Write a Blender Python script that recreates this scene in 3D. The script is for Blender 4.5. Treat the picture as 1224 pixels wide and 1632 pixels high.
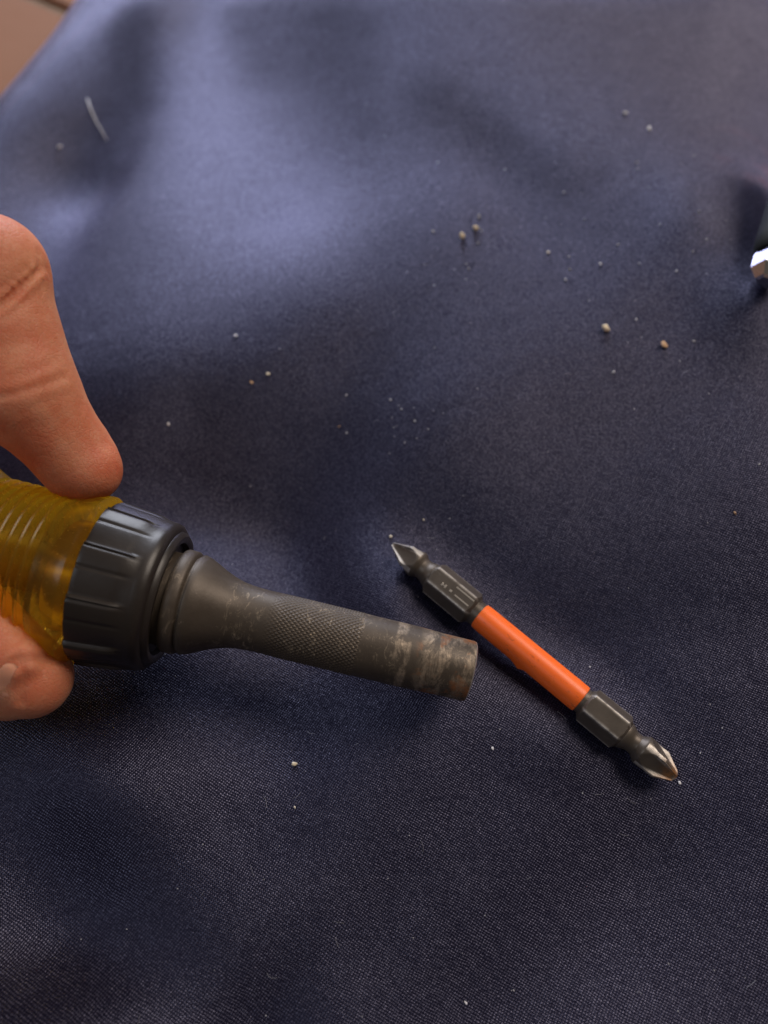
import bpy, bmesh, math, random, os
import numpy as np
from mathutils import Vector, Matrix
random.seed(7)
MM = 0.001
for o in list(bpy.data.objects): bpy.data.objects.remove(o)
sc = bpy.context.scene
COL = sc.collection

# ------------------------------------------------------------------ camera
TH = math.radians(30.0); CH = 128.0; FPX = 1227.0
CAMP = np.array([0.0, -CH*math.tan(TH), CH])
cam_d = bpy.data.cameras.new('camera'); cam = bpy.data.objects.new('camera', cam_d); COL.objects.link(cam)
cam.location = Vector(CAMP)*MM; cam.rotation_euler = (TH, 0, 0)
cam_d.sensor_fit = 'HORIZONTAL'; cam_d.sensor_width = 36.0; cam_d.lens = 36.0*FPX/1224
cam_d.clip_start = 0.005; cam_d.clip_end = 50
cam_d.dof.use_dof = True; cam_d.dof.focus_distance = 0.123; cam_d.dof.aperture_fstop = 15.0
sc.camera = cam

# ------------------------------------------------------------------ light
w = bpy.data.worlds.new("World"); sc.world = w; w.use_nodes = True
w.node_tree.nodes['Background'].inputs[0].default_value = (0.75, 0.62, 0.52, 1)
w.node_tree.nodes['Background'].inputs[1].default_value = 0.10

def lamp(name, loc, aim, sx, sy, power, color):
    d = bpy.data.lights.new(name, 'AREA'); d.shape = 'RECTANGLE' if sx != sy else 'DISK'; d.size = sx; d.size_y = sy
    d.energy = power; d.color = color
    o = bpy.data.objects.new(name, d); COL.objects.link(o)
    o.location = loc
    o.rotation_euler = (Vector(aim)-Vector(loc)).to_track_quat('-Z', 'Y').to_euler()
    return o
lamp('window_light', (-0.20, 1.5, 0.48), (0, 0.05, 0), 1.0, 0.5, 20.0, (0.84, 0.88, 1.0))
lamp('ceiling_light', (0.85, 0.50, 1.10), (0, 0, 0), 0.8, 0.8, 14.0, (1.0, 0.86, 0.74))
lamp('side_fill_light', (-0.62, -0.18, 1.0), (-0.05, -0.05, 0), 0.5, 0.5, 2.1, (0.82, 0.89, 1.0))  # added fill for the lower left and under the tool, no window known there
sc.view_settings.view_transform = 'Standard'; sc.view_settings.look = 'None'
sc.view_settings.exposure = 0; sc.view_settings.gamma = 1
sc.render.engine = 'CYCLES'
sc.cycles.max_bounces = 12; sc.cycles.transmission_bounces = 10

# ------------------------------------------------------------------ helpers
ct, st = math.cos(TH), math.sin(TH)
def ray(px, py):
    a = (px-612)/FPX; b = -(py-816)/FPX; c = -1.0
    v = np.array([a, b*ct-c*st, b*st+c*ct]); return v/np.linalg.norm(v)
def P(px, py, z=0.0):
    """point at height z (mm) on the line of sight of a photo pixel"""
    v = ray(px, py); t = (z-CAMP[2])/v[2]; return CAMP+v*t
def link(name, me, mat=None, parent=None, smooth=True, loc=None, rot=None):
    o = bpy.data.objects.new(name, me); COL.objects.link(o)
    if mat is not None: me.materials.append(mat)
    if parent is not None: o.parent = parent
    if smooth:
        for p in me.polygons: p.use_smooth = True
    if loc is not None: o.location = loc
    return o
def mesh_np(name, V, Fc):
    me = bpy.data.meshes.new(name); me.from_pydata((np.asarray(V)*MM).tolist(), [], [list(map(int, f)) for f in Fc]); me.update(); return me
def tag(o, label=None, cat=None, group=None, kind=None):
    if label: o['label'] = label
    if cat: o['category'] = cat
    if group: o['group'] = group
    if kind: o['kind'] = kind
    return o
def empty(name, M):
    o = bpy.data.objects.new(name, None); COL.objects.link(o); o.matrix_world = M; o.empty_display_size = 0.005; return o
def sharp(o, deg=30):
    """flat shade across hard edges"""
    me = o.data
    bm = bmesh.new(); bm.from_mesh(me)
    for e in bm.edges:
        if len(e.link_faces) == 2 and e.calc_face_angle(0) > math.radians(deg): e.smooth = False
        else: e.smooth = True
    bm.to_mesh(me); bm.free(); return o
def loft(rings, closed=True, cap0=True, cap1=True):
    """rings: list of (n,3) arrays"""
    n = len(rings[0]); V = np.concatenate(rings); F = []
    for i in range(len(rings)-1):
        a = i*n; b = a+n
        for j in range(n):
            k = (j+1) % n
            F.append((a+j, a+k, b+k, b+j))
    if cap0: F.append(tuple(range(n-1, -1, -1)))
    if cap1: F.append(tuple(range((len(rings)-1)*n, len(rings)*n)))
    return V, F
def lathe(profile, n=96, fn=None, cap0=True, cap1=True):
    """profile: list of (x along axis, radius); fn(x, ang, r) -> r"""
    ang = np.arange(n)/n*2*math.pi; rings = []
    for x, r in profile:
        rr = np.full(n, r) if fn is None else fn(x, ang, r)
        rings.append(np.stack([np.full(n, x), rr*np.cos(ang), rr*np.sin(ang)], 1))
    return loft(rings, cap0=cap0, cap1=cap1)
def smoothstep(a, b, x):
    t = np.clip((x-a)/(b-a), 0, 1); return t*t*(3-2*t)

class NT:
    def __init__(s, name):
        s.m = bpy.data.materials.new(name); s.m.use_nodes = True; s.t = s.m.node_tree; s.n = s.t.nodes; s.b = s.n['Principled BSDF']
    def new(s, typ, **kw):
        nd = s.n.new(typ)
        for k, v in kw.items():
            if k.startswith('_'): setattr(nd, k[1:], v)
        return nd
    def put(s, nd, i, v):
        if isinstance(v, bpy.types.NodeSocket): s.t.links.new(v, nd.inputs[i])
        else: nd.inputs[i].default_value = v
    def math(s, op, a, b=0.0, c=None, clamp=False):
        nd = s.n.new('ShaderNodeMath'); nd.operation = op; nd.use_clamp = clamp
        s.put(nd, 0, a); s.put(nd, 1, b)
        if c is not None: s.put(nd, 2, c)
        return nd.outputs[0]
    def coord(s, which='Object'): return s.n.new('ShaderNodeTexCoord').outputs[which]
    def mapping(s, v, scale=(1, 1, 1), rot=(0, 0, 0), loc=(0, 0, 0)):
        nd = s.n.new('ShaderNodeMapping'); s.put(nd, 'Vector', v); nd.inputs['Scale'].default_value = scale
        nd.inputs['Rotation'].default_value = rot; nd.inputs['Location'].default_value = loc; return nd.outputs[0]
    def noise(s, v, scale, detail=4, rough=0.55, out='Fac', dist=0.0):
        nd = s.n.new('ShaderNodeTexNoise'); s.put(nd, 'Vector', v); nd.inputs['Scale'].default_value = scale
        nd.inputs['Detail'].default_value = detail; nd.inputs['Roughness'].default_value = rough; nd.inputs['Distortion'].default_value = dist
        return nd.outputs[out]
    def ramp(s, f, stops):
        nd = s.n.new('ShaderNodeValToRGB'); s.put(nd, 0, f); r = nd.color_ramp
        while len(r.elements) < len(stops): r.elements.new(0.5)
        for e, (p, c) in zip(r.elements, stops):
            e.position = p; e.color = (c, c, c, 1) if isinstance(c, (int, float)) else (*c, 1)
        return nd.outputs[0]
    def mix(s, f, a, b, mode='MIX'):
        nd = s.n.new('ShaderNodeMix'); nd.data_type = 'RGBA'; nd.blend_type = mode
        s.put(nd, 0, f)
        for i, v in ((6, a), (7, b)):
            if isinstance(v, tuple): v = (*v, 1) if len(v) == 3 else v
            s.put(nd, i, v)
        return nd.outputs[2]
    def sep(s, v):
        nd = s.n.new('ShaderNodeSeparateXYZ'); s.put(nd, 0, v); return nd.outputs
    def comb(s, x, y, z):
        nd = s.n.new('ShaderNodeCombineXYZ'); s.put(nd, 0, x); s.put(nd, 1, y); s.put(nd, 2, z); return nd.outputs[0]
    def bump(s, h, dist, strength=1.0, prev=None):
        nd = s.n.new('ShaderNodeBump'); s.put(nd, 'Height', h); nd.inputs['Distance'].default_value = dist; nd.inputs['Strength'].default_value = strength
        if prev is not None: s.put(nd, 'Normal', prev)
        return nd.outputs[0]
    def set(s, **kw):
        al = {'base': 'Base Color', 'rough': 'Roughness', 'metal': 'Metallic', 'spec': 'Specular IOR Level', 'normal': 'Normal',
              'sheen': 'Sheen Weight', 'sheen_rough': 'Sheen Roughness', 'sheen_tint': 'Sheen Tint', 'sss': 'Subsurface Weight', 'sss_scale': 'Subsurface Scale',
              'sss_radius': 'Subsurface Radius', 'trans': 'Transmission Weight', 'ior': 'IOR', 'coat': 'Coat Weight', 'coat_rough': 'Coat Roughness', 'tint': 'Specular Tint'}
        for k, v in kw.items():
            if isinstance(v, tuple) and len(v) == 3 and k in ('base', 'sheen_tint', 'tint'): v = (*v, 1)
            s.put(s.b, al[k], v)
        return s.m

# ------------------------------------------------------------------ cloth height (mm)
# heights of the folded cloth at knots 8 mm apart (in 1/20 mm): its folds and hollows
HTAB = """
-1 -1 -1 -1 -1 -1 0 0 0 1 3 5 9 15 22 30 37 41 38 28 12 -7 -25 -39 -47 -51 -51 -49 -44 -39 -34 -29 -24 -19 -14 -9 -5 -1 2 4 5 6 6 5 5 4 3 2 2 1 1
-1 -1 -1 -1 -1 0 0 0 1 3 5 10 16 25 36 49 61 69 67 54 32 4 -22 -41 -53 -59 -60 -58 -52 -46 -41 -37 -32 -26 -21 -15 -10 -5 -1 1 3 4 4 4 3 3 2 2 1 1 1
-1 -1 -1 -1 -1 0 0 1 2 4 7 13 22 34 49 68 86 99 100 84 52 14 -21 -46 -60 -67 -70 -67 -61 -54 -49 -44 -39 -33 -27 -20 -14 -9 -5 -2 0 2 2 2 2 2 1 1 1 0 0
-1 -1 -1 -1 -1 0 0 1 2 4 8 15 25 40 60 85 110 131 137 116 72 21 -26 -56 -68 -77 -82 -79 -69 -61 -56 -53 -48 -40 -32 -24 -17 -12 -7 -4 -1 0 1 1 1 1 0 0 0 0 0
-1 -1 -1 -1 -1 0 0 1 2 4 9 16 27 43 66 95 127 157 169 143 85 20 -38 -74 -73 -85 -95 -93 -78 -68 -65 -63 -56 -47 -37 -27 -19 -13 -8 -5 -3 -1 0 0 0 0 0 -1 -1 -1 -1
-1 -1 -1 -1 -1 -1 0 0 1 4 8 14 25 42 64 93 127 159 176 143 74 9 -53 -98 -68 -89 -109 -111 -88 -78 -75 -74 -65 -51 -38 -27 -19 -13 -8 -5 -3 -2 -1 -1 -1 -1 -1 -1 -1 -1 -1
-1 -1 -1 -1 -1 -1 -1 0 1 2 6 12 21 35 53 76 98 113 101 51 18 -11 -46 -102 -61 -88 -106 -125 -111 -98 -89 -83 -71 -51 -35 -23 -15 -10 -6 -4 -2 -2 -1 -1 -1 -2 -2 -2 -2 -2 -2
-1 -1 -1 -1 -1 -1 -1 -1 0 1 3 8 14 24 37 49 54 34 -37 -85 -74 -58 -27 -51 -73 -87 -89 -107 -120 -119 -104 -83 -62 -39 -25 -15 -9 -5 -2 -1 -1 -1 -1 -1 -2 -2 -2 -2 -2 -2 -2
0 0 0 -1 -1 -1 -1 -1 -1 0 1 4 8 14 21 27 28 13 -38 -80 -56 -28 -28 -37 -51 -77 -81 -88 -100 -112 -108 -81 -56 -31 -14 -4 1 3 4 3 2 1 0 -1 -2 -2 -3 -3 -3 -3 -3
0 0 0 0 -1 -1 -1 -1 -1 -1 -1 0 2 5 9 12 13 3 -23 -16 20 -15 -54 -59 -40 -51 -64 -72 -66 -81 -96 -76 -47 -18 1 11 14 14 12 9 6 4 1 0 -2 -3 -3 -3 -3 -3 -3
0 0 0 0 0 -1 -1 -1 -2 -2 -2 -2 -1 0 2 6 14 23 30 83 55 -2 -37 -58 -34 -24 -40 -48 -48 -49 -58 -51 -25 1 21 30 31 28 23 17 12 7 3 1 -1 -3 -3 -4 -4 -4 -4
0 0 0 0 0 -1 -1 -1 -1 -2 -2 -2 -2 -2 0 4 15 36 38 32 12 -10 -51 -78 -46 -9 -6 -19 -12 10 -43 -39 -1 26 47 54 52 45 36 27 18 11 6 2 -1 -3 -4 -4 -4 -4 -4
0 0 0 0 0 0 -1 -1 -1 -2 -2 -2 -2 -2 -1 0 5 13 11 2 -9 -27 -51 -70 -51 -12 8 9 -1 -45 -68 2 32 58 78 83 77 66 52 38 26 16 9 3 0 -3 -4 -5 -5 -5 -5
0 0 0 0 0 0 0 0 -1 -1 -1 -2 -2 -2 -2 -2 -2 -3 -5 -10 -16 -25 -42 -75 -68 -4 13 -24 -70 -88 -38 11 48 84 111 117 108 90 71 52 35 22 12 5 0 -3 -4 -5 -5 -5 -5
0 0 0 0 0 0 0 0 0 0 0 -1 -1 -1 -1 -2 -4 -8 -12 -17 -22 -32 -65 -117 -69 41 14 -50 -55 -11 15 44 89 126 156 159 143 119 91 66 45 28 16 7 1 -3 -5 -6 -6 -6 -6
0 0 0 0 0 0 0 0 1 1 1 1 2 2 2 2 -1 -6 -15 -25 -36 -59 -103 -133 -40 15 -31 -36 6 32 57 93 128 168 205 205 182 148 113 81 55 34 19 9 2 -2 -5 -6 -6 -6 -6
0 0 0 0 1 1 1 1 1 1 2 3 5 7 10 13 12 4 -12 -36 -64 -99 -131 -125 -39 -3 -3 30 46 65 91 124 165 208 249 248 218 176 134 95 64 40 22 10 2 -2 -5 -6 -7 -7 -6
0 0 1 1 1 1 1 1 1 2 2 4 8 14 23 33 38 33 18 -10 -35 -51 -64 -74 -29 32 64 80 90 102 120 149 188 225 267 276 246 200 152 108 72 45 25 12 3 -2 -5 -6 -7 -7 -7
0 1 1 1 1 2 2 1 1 1 1 3 8 17 31 51 67 73 69 49 19 4 -7 -13 2 57 99 122 130 136 151 172 201 235 276 295 268 220 167 118 79 49 27 12 3 -2 -5 -7 -7 -7 -7
1 1 1 2 2 2 2 1 0 -1 -2 -1 2 11 28 52 77 97 106 91 58 48 42 45 54 83 123 147 159 167 181 197 222 254 290 314 289 237 179 126 83 51 28 13 3 -3 -6 -7 -7 -7 -6
1 1 2 2 2 2 2 1 -1 -4 -8 -10 -10 -4 10 34 64 96 120 122 104 98 95 88 88 104 137 158 172 186 203 224 243 279 348 365 319 254 188 130 85 51 28 12 2 -3 -6 -7 -7 -7 -6
2 2 2 3 3 3 2 0 -4 -9 -16 -23 -27 -27 -16 8 43 81 113 126 122 117 127 125 119 126 150 169 183 197 216 244 257 306 393 390 331 258 188 129 83 49 26 11 1 -4 -6 -7 -7 -6 -5
2 3 3 4 4 3 2 -1 -7 -15 -26 -37 -48 -53 -45 -18 23 66 100 118 120 120 134 149 148 150 169 184 195 207 224 256 282 321 371 364 313 245 179 122 77 45 22 8 0 -5 -6 -7 -7 -6 -5
3 3 4 5 5 4 2 -3 -10 -22 -37 -54 -70 -79 -72 -41 5 52 88 106 106 110 129 149 158 167 188 200 206 212 226 255 292 342 352 333 287 226 164 110 68 38 18 5 -2 -6 -7 -7 -6 -5 -4
3 4 5 5 6 5 2 -4 -15 -30 -49 -71 -93 -105 -98 -64 -14 36 73 89 87 90 113 137 158 177 202 215 213 212 227 260 297 364 362 320 269 208 148 97 58 30 12 1 -5 -8 -8 -7 -6 -5 -3
4 5 6 6 6 5 1 -7 -20 -39 -63 -91 -117 -132 -125 -88 -35 18 57 73 67 68 92 118 150 181 208 223 217 214 236 272 305 350 345 307 255 193 133 83 46 20 4 -5 -9 -10 -9 -8 -6 -4 -2
4 5 6 7 7 5 0 -10 -26 -50 -81 -115 -146 -164 -154 -114 -55 3 45 58 46 45 64 93 134 180 210 225 220 221 260 286 307 323 317 293 242 177 115 67 32 9 -4 -11 -13 -12 -11 -9 -6 -4 -1
5 6 7 8 7 5 -2 -14 -35 -64 -102 -145 -184 -204 -191 -142 -75 -11 33 41 26 24 37 71 123 183 215 229 222 244 291 296 301 300 290 263 216 153 94 48 16 -3 -13 -17 -17 -15 -13 -10 -6 -4 -1
5 6 7 8 7 4 -4 -19 -44 -80 -127 -182 -232 -260 -242 -180 -99 -27 17 21 6 6 19 58 121 193 229 234 240 275 298 296 294 285 272 242 192 129 72 30 1 -15 -22 -24 -22 -19 -15 -11 -7 -4 0
5 6 7 8 7 3 -7 -24 -53 -95 -152 -219 -285 -327 -302 -219 -124 -43 1 2 -10 -7 9 53 124 211 245 253 276 294 300 296 289 276 260 232 184 118 58 16 -11 -25 -31 -30 -27 -22 -17 -12 -8 -4 0
5 6 7 8 6 2 -9 -28 -59 -106 -170 -246 -324 -378 -338 -234 -131 -52 -12 -12 -23 -15 5 53 132 229 268 289 301 307 308 297 286 271 250 224 182 119 54 9 -18 -32 -36 -35 -30 -25 -19 -13 -8 -4 0
5 6 7 7 6 1 -10 -30 -62 -110 -175 -253 -331 -381 -325 -223 -132 -54 -19 -25 -35 -21 5 59 146 248 305 320 320 323 315 300 286 268 245 222 187 127 59 10 -20 -34 -39 -37 -33 -26 -20 -14 -9 -4 0
4 5 6 6 5 0 -10 -29 -60 -105 -165 -235 -302 -338 -294 -211 -124 -49 -25 -38 -45 -24 12 73 167 272 333 343 341 338 323 307 292 272 249 228 200 143 70 18 -14 -31 -37 -37 -33 -27 -21 -15 -10 -5 0
4 5 6 6 4 0 -9 -26 -53 -93 -144 -202 -252 -271 -240 -181 -109 -42 -30 -50 -51 -20 28 97 193 301 359 365 360 352 334 317 302 284 261 239 217 166 90 34 -1 -21 -31 -33 -31 -26 -21 -15 -10 -5 -1
3 4 5 5 4 1 -7 -21 -43 -76 -118 -165 -206 -223 -201 -151 -83 -29 -33 -56 -48 -6 52 127 221 329 384 386 382 372 353 332 314 295 274 251 232 194 120 61 20 -5 -19 -25 -26 -23 -19 -14 -10 -5 -1
2 3 4 4 4 2 -4 -14 -31 -55 -87 -124 -160 -185 -174 -110 -39 -13 -34 -55 -35 18 78 157 251 367 413 411 406 396 377 353 330 308 286 264 246 221 157 94 47 15 -5 -16 -20 -20 -17 -13 -9 -5 -1
1 2 3 4 4 3 0 -6 -16 -30 -49 -70 -91 -106 -96 -32 22 3 -35 -51 -15 45 101 190 295 382 407 400 387 374 357 339 322 307 292 276 261 243 192 128 76 37 11 -5 -13 -15 -14 -12 -8 -5 -1
0 1 3 4 4 5 4 2 0 -3 -5 -4 4 23 58 102 92 15 -37 -41 9 66 134 235 313 358 368 357 341 325 310 296 284 275 267 259 253 241 207 153 98 54 23 4 -6 -11 -11 -10 -7 -4 -1
0 1 2 3 4 6 8 10 14 22 36 60 99 157 230 275 193 31 -39 -24 38 100 172 242 288 310 311 298 282 266 253 241 233 227 223 220 217 208 184 145 99 59 29 9 -2 -7 -9 -8 -6 -4 -1
-1 0 1 3 4 7 10 16 25 40 64 102 158 232 313 345 240 53 -35 3 69 121 170 213 240 251 247 235 220 206 195 186 180 176 174 173 171 163 146 118 84 53 28 11 0 -5 -7 -7 -5 -3 -1
-2 0 1 2 4 7 12 19 30 48 76 116 170 233 286 288 198 60 -12 14 64 105 141 169 186 191 186 176 164 152 143 136 131 129 128 127 125 119 107 88 64 42 23 9 1 -4 -6 -6 -4 -3 -1
-2 -1 0 2 4 7 11 19 30 48 73 108 150 193 221 209 145 58 8 15 45 77 103 123 134 137 133 125 116 107 99 94 91 89 88 87 86 81 73 60 45 30 16 7 0 -3 -5 -5 -4 -2 0
-2 -1 0 1 3 6 10 16 27 41 62 87 117 142 154 140 97 44 11 10 27 49 68 83 91 93 90 85 78 71 66 62 59 58 57 56 55 52 46 38 29 19 10 3 -1 -3 -4 -4 -3 -1 0
-2 -2 -1 1 2 4 8 13 21 32 46 64 82 96 99 86 59 27 6 2 12 26 40 51 57 59 58 54 49 45 41 38 36 34 34 33 33 31 27 22 16 10 5 1 -2 -3 -4 -3 -2 -1 0
-3 -2 -1 0 1 3 6 9 15 22 32 43 53 59 58 48 30 11 -2 -5 0 10 19 27 32 34 34 32 29 26 23 21 19 18 18 18 17 16 14 11 8 4 1 -1 -3 -3 -3 -3 -2 -1 1
-3 -2 -1 -1 0 2 3 6 10 14 20 26 31 33 30 23 11 0 -8 -10 -7 -1 6 12 15 17 18 16 15 12 11 9 8 7 7 7 7 6 5 4 2 0 -1 -3 -3 -3 -3 -2 -1 0 1
-3 -2 -2 -1 -1 0 1 3 5 8 11 14 16 15 13 7 0 -8 -12 -14 -11 -7 -3 1 5 6 7 6 5 4 2 1 1 0 0 0 0 0 0 -1 -2 -2 -3 -3 -3 -3 -2 -2 -1 0 1
-3 -3 -2 -2 -1 -1 0 1 2 3 5 6 6 5 2 -2 -7 -11 -14 -15 -14 -11 -8 -5 -2 -1 -1 -1 -2 -2 -3 -4 -4 -5 -5 -4 -4 -4 -4 -4 -4 -4 -4 -4 -3 -3 -2 -1 0 0 1
-3 -3 -3 -2 -2 -2 -2 -1 -1 0 0 0 0 -1 -4 -7 -10 -13 -15 -15 -14 -12 -10 -8 -7 -6 -6 -6 -6 -7 -7 -8 -8 -8 -8 -7 -7 -7 -6 -6 -5 -5 -4 -4 -3 -3 -2 -1 0 1 2
-3 -3 -3 -3 -3 -3 -3 -3 -3 -3 -3 -3 -4 -5 -7 -9 -12 -14 -15 -15 -14 -13 -12 -11 -10 -9 -9 -10 -10 -10 -11 -11 -11 -11 -10 -10 -9 -8 -8 -7 -6 -5 -5 -4 -3 -2 -2 -1 0 1 2
-4 -4 -4 -4 -4 -4 -4 -5 -5 -5 -6 -6 -7 -8 -10 -11 -13 -14 -15 -15 -15 -14 -13 -13 -12 -12 -13 -13 -13 -14 -14 -14 -14 -13 -13 -12 -11 -10 -9 -8 -7 -6 -5 -4 -3 -2 -1 -1 0 1 2
"""
def px_of(x, y, z=0.0):
    q = np.stack([x-CAMP[0], y-CAMP[1], z-CAMP[2]+0*x], -1)
    a = q[..., 0]; b = q[..., 1]*ct+q[..., 2]*st; c = np.minimum(-q[..., 1]*st+q[..., 2]*ct, -1e-3)
    return 612+FPX*a/(-c), 816-FPX*b/(-c)
GX0, GX1, GY0, GY1, GS = -200.0, 200.0, -130.0, 270.0, 8.0
HG = np.array([[float(v) for v in r.split()] for r in HTAB.strip().split(chr(10))])/20.0
def cub(H, u, v):
    u = np.clip(u, 1, H.shape[1]-2.001); v = np.clip(v, 1, H.shape[0]-2.001)
    i = np.floor(u).astype(int); j = np.floor(v).astype(int); a = u-i; b = v-j
    def wts(t): return [(-t+2*t**2-t**3)/2, (2-5*t**2+3*t**3)/2, (t+4*t**2-3*t**3)/2, (-t**2+t**3)/2]
    def bs(t): return [(1-t)**3/6, (3*t**3-6*t**2+4)/6, (-3*t**3+3*t**2+3*t+1)/6, t**3/6]
    wa, wb = bs(a), bs(b); r = 0
    for q in range(4):
        for p in range(4): r = r+H[j+q-1, i+p-1]*wa[p]*wb[q]
    return r
EA, EB = P(0, 155, -4), P(120, 0, -4)
ed = (EB-EA)[:2]; ed /= np.linalg.norm(ed); en = np.array([-ed[1], ed[0]])
if en @ (P(0, 0, 0)[:2]-EA[:2]) < 0: en = -en
FLOORZ = -62.0
def H(x, y):
    x = np.asarray(x, float); y = np.asarray(y, float)
    h = cub(HG, (x-GX0)/GS, (y-GY0)/GS)
    d = (x-EA[0])*en[0]+(y-EA[1])*en[1]
    d = d+1.5*np.sin((x*ed[0]+y*ed[1])*0.045+1.0)-1.2*np.sin(1.0)
    fade = 1-smoothstep(-50, -12, d)
    R = 22.0; t = np.clip(d+14.5, 0, None); ts = 1.9*R
    drop = np.where(t < ts, t*t/(2*R), ts*ts/(2*R)+(t-ts)*1.9)
    h = h*fade-drop
    h = h+0.10*np.sin(x*0.11+y*0.05)*np.sin(y*0.13-x*0.03+1)
    return np.maximum(h, FLOORZ+1.5+0*h)
def Hs(x, y): return float(H(np.array([x]), np.array([y]))[0])
def Pc(px, py, dz=0.0):
    """photo pixel -> point on the cloth (mm)"""
    v = ray(px, py); t = -CAMP[2]/v[2]*0.6
    for _ in range(400):
        q = CAMP+v*t; g = q[2]-Hs(q[0], q[1])-dz
        if g < 0.01: break
        t += max(g*0.5, 0.005)
    return CAMP+v*t

# ------------------------------------------------------------------ materials
def mat_cloth():
    s = NT('navy_satin_cloth')
    co = s.coord('Object')
    wob = s.noise(co, 110, 5, 0.62, 'Color')
    wv = s.n.new('ShaderNodeVectorMath'); wv.operation = 'MULTIPLY_ADD'
    s.put(wv, 0, wob); wv.inputs[1].default_value = (0.0016, 0.0016, 0); s.put(wv, 2, co)
    r = s.mapping(wv.outputs[0], rot=(0, 0, math.radians(-14)))
    xyz = s.sep(r)
    U = s.math('MULTIPLY', xyz[0], math.pi/0.00029); V = s.math('MULTIPLY', xyz[1], math.pi/0.00027)
    h = s.math('MULTIPLY', s.math('SINE', U), s.math('SINE', V))
    h = s.math('MULTIPLY_ADD', h, 0.5, 0.5)
    hp = s.math('POWER', h, 1.6)
    jit = s.noise(co, 2600, 2, 0.6)
    hh = s.math('ADD', hp, s.math('MULTIPLY', jit, 0.55))
    fine = s.noise(s.mapping(r, scale=(1, .28, 1)), 9000, 2)
    hh = s.math('ADD', hh, s.math('MULTIPLY', fine, 0.3))
    big = s.noise(co, 22, 4, 0.6)
    nb = s.bump(big, 0.0012, 0.35)
    nrm = s.bump(hh, 0.00008, 0.7, nb)
    lint = s.ramp(s.noise(co, 700, 6, 0.75), [(0.60, 0.0), (0.78, 1.0)])
    base = s.mix(s.math('MULTIPLY', hp, jit), (0.0034, 0.0031, 0.0100), (0.0125, 0.0112, 0.0340))
    base = s.mix(s.math('MULTIPLY', lint, 0.12), base, (0.10, 0.095, 0.15))
    # rust-red smudge by the chrome tool on the right
    dst = s.n.new('ShaderNodeVectorMath'); dst.operation = 'DISTANCE'; s.put(dst, 0, co); q = P(1190, 330, 0)*MM; dst.inputs[1].default_value = tuple(q)
    sm = s.math('MULTIPLY', s.ramp(s.math('MULTIPLY', dst.outputs['Value'], 40), [(0.1, 1.0), (0.9, 0.0)]), s.ramp(s.noise(co, 150, 4), [(0.5, 0.0), (0.68, 1.0)]))
    base = s.mix(s.math('MULTIPLY', sm, 0.6), base, (0.16, 0.035, 0.025))
    # satin threads: a dark diffuse body and a broad blue-violet thread gloss
    df = s.n.new('ShaderNodeBsdfDiffuse'); s.put(df, 'Color', base); s.put(df, 'Normal', nrm)
    gl = s.n.new('ShaderNodeBsdfGlossy'); s.put(gl, 'Normal', nrm)
    gc = s.mix(s.math('MULTIPLY', hp, s.math('MULTIPLY_ADD', s.ramp(jit, [(0.40, 0.0), (0.68, 1.0)]), 1.15, 0.28)), (0.026, 0.026, 0.041), (0.172, 0.172, 0.242))
    fr = s.n.new('ShaderNodeFresnel'); fr.inputs['IOR'].default_value = 1.5; s.put(fr, 'Normal', nb)
    ff = s.math('MULTIPLY', fr.outputs[0], 13.0)
    gc = s.mix(1.0, gc, s.comb(ff, ff, ff), 'MULTIPLY')
    s.put(gl, 'Color', gc); s.put(gl, 'Roughness', 0.38)
    ad = s.n.new('ShaderNodeAddShader'); s.t.links.new(df.outputs[0], ad.inputs[0]); s.t.links.new(gl.outputs[0], ad.inputs[1])
    s.t.links.new(ad.outputs[0], s.n['Material Output'].inputs['Surface']); s.n.remove(s.b)
    return s.m
def mat_tile():
    s = NT('terracotta_tile'); co = s.coord('Object')
    n = s.noise(co, 14, 6, 0.6); n2 = s.noise(co, 120, 4)
    c = s.mix(n, (0.26, 0.115, 0.062), (0.33, 0.16, 0.095)); c = s.mix(s.math('MULTIPLY', n2, 0.3), c, (0.30, 0.18, 0.12))
    return s.set(base=c, rough=0.75, spec=0.15, normal=s.bump(n2, 0.0004, 0.4))
def mat_grout():
    s = NT('grout'); co = s.coord('Object'); n = s.noise(co, 300, 5)
    return s.set(base=s.mix(n, (0.20, 0.15, 0.11), (0.36, 0.29, 0.23)), rough=0.9, normal=s.bump(n, 0.0006, 0.6))
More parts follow.
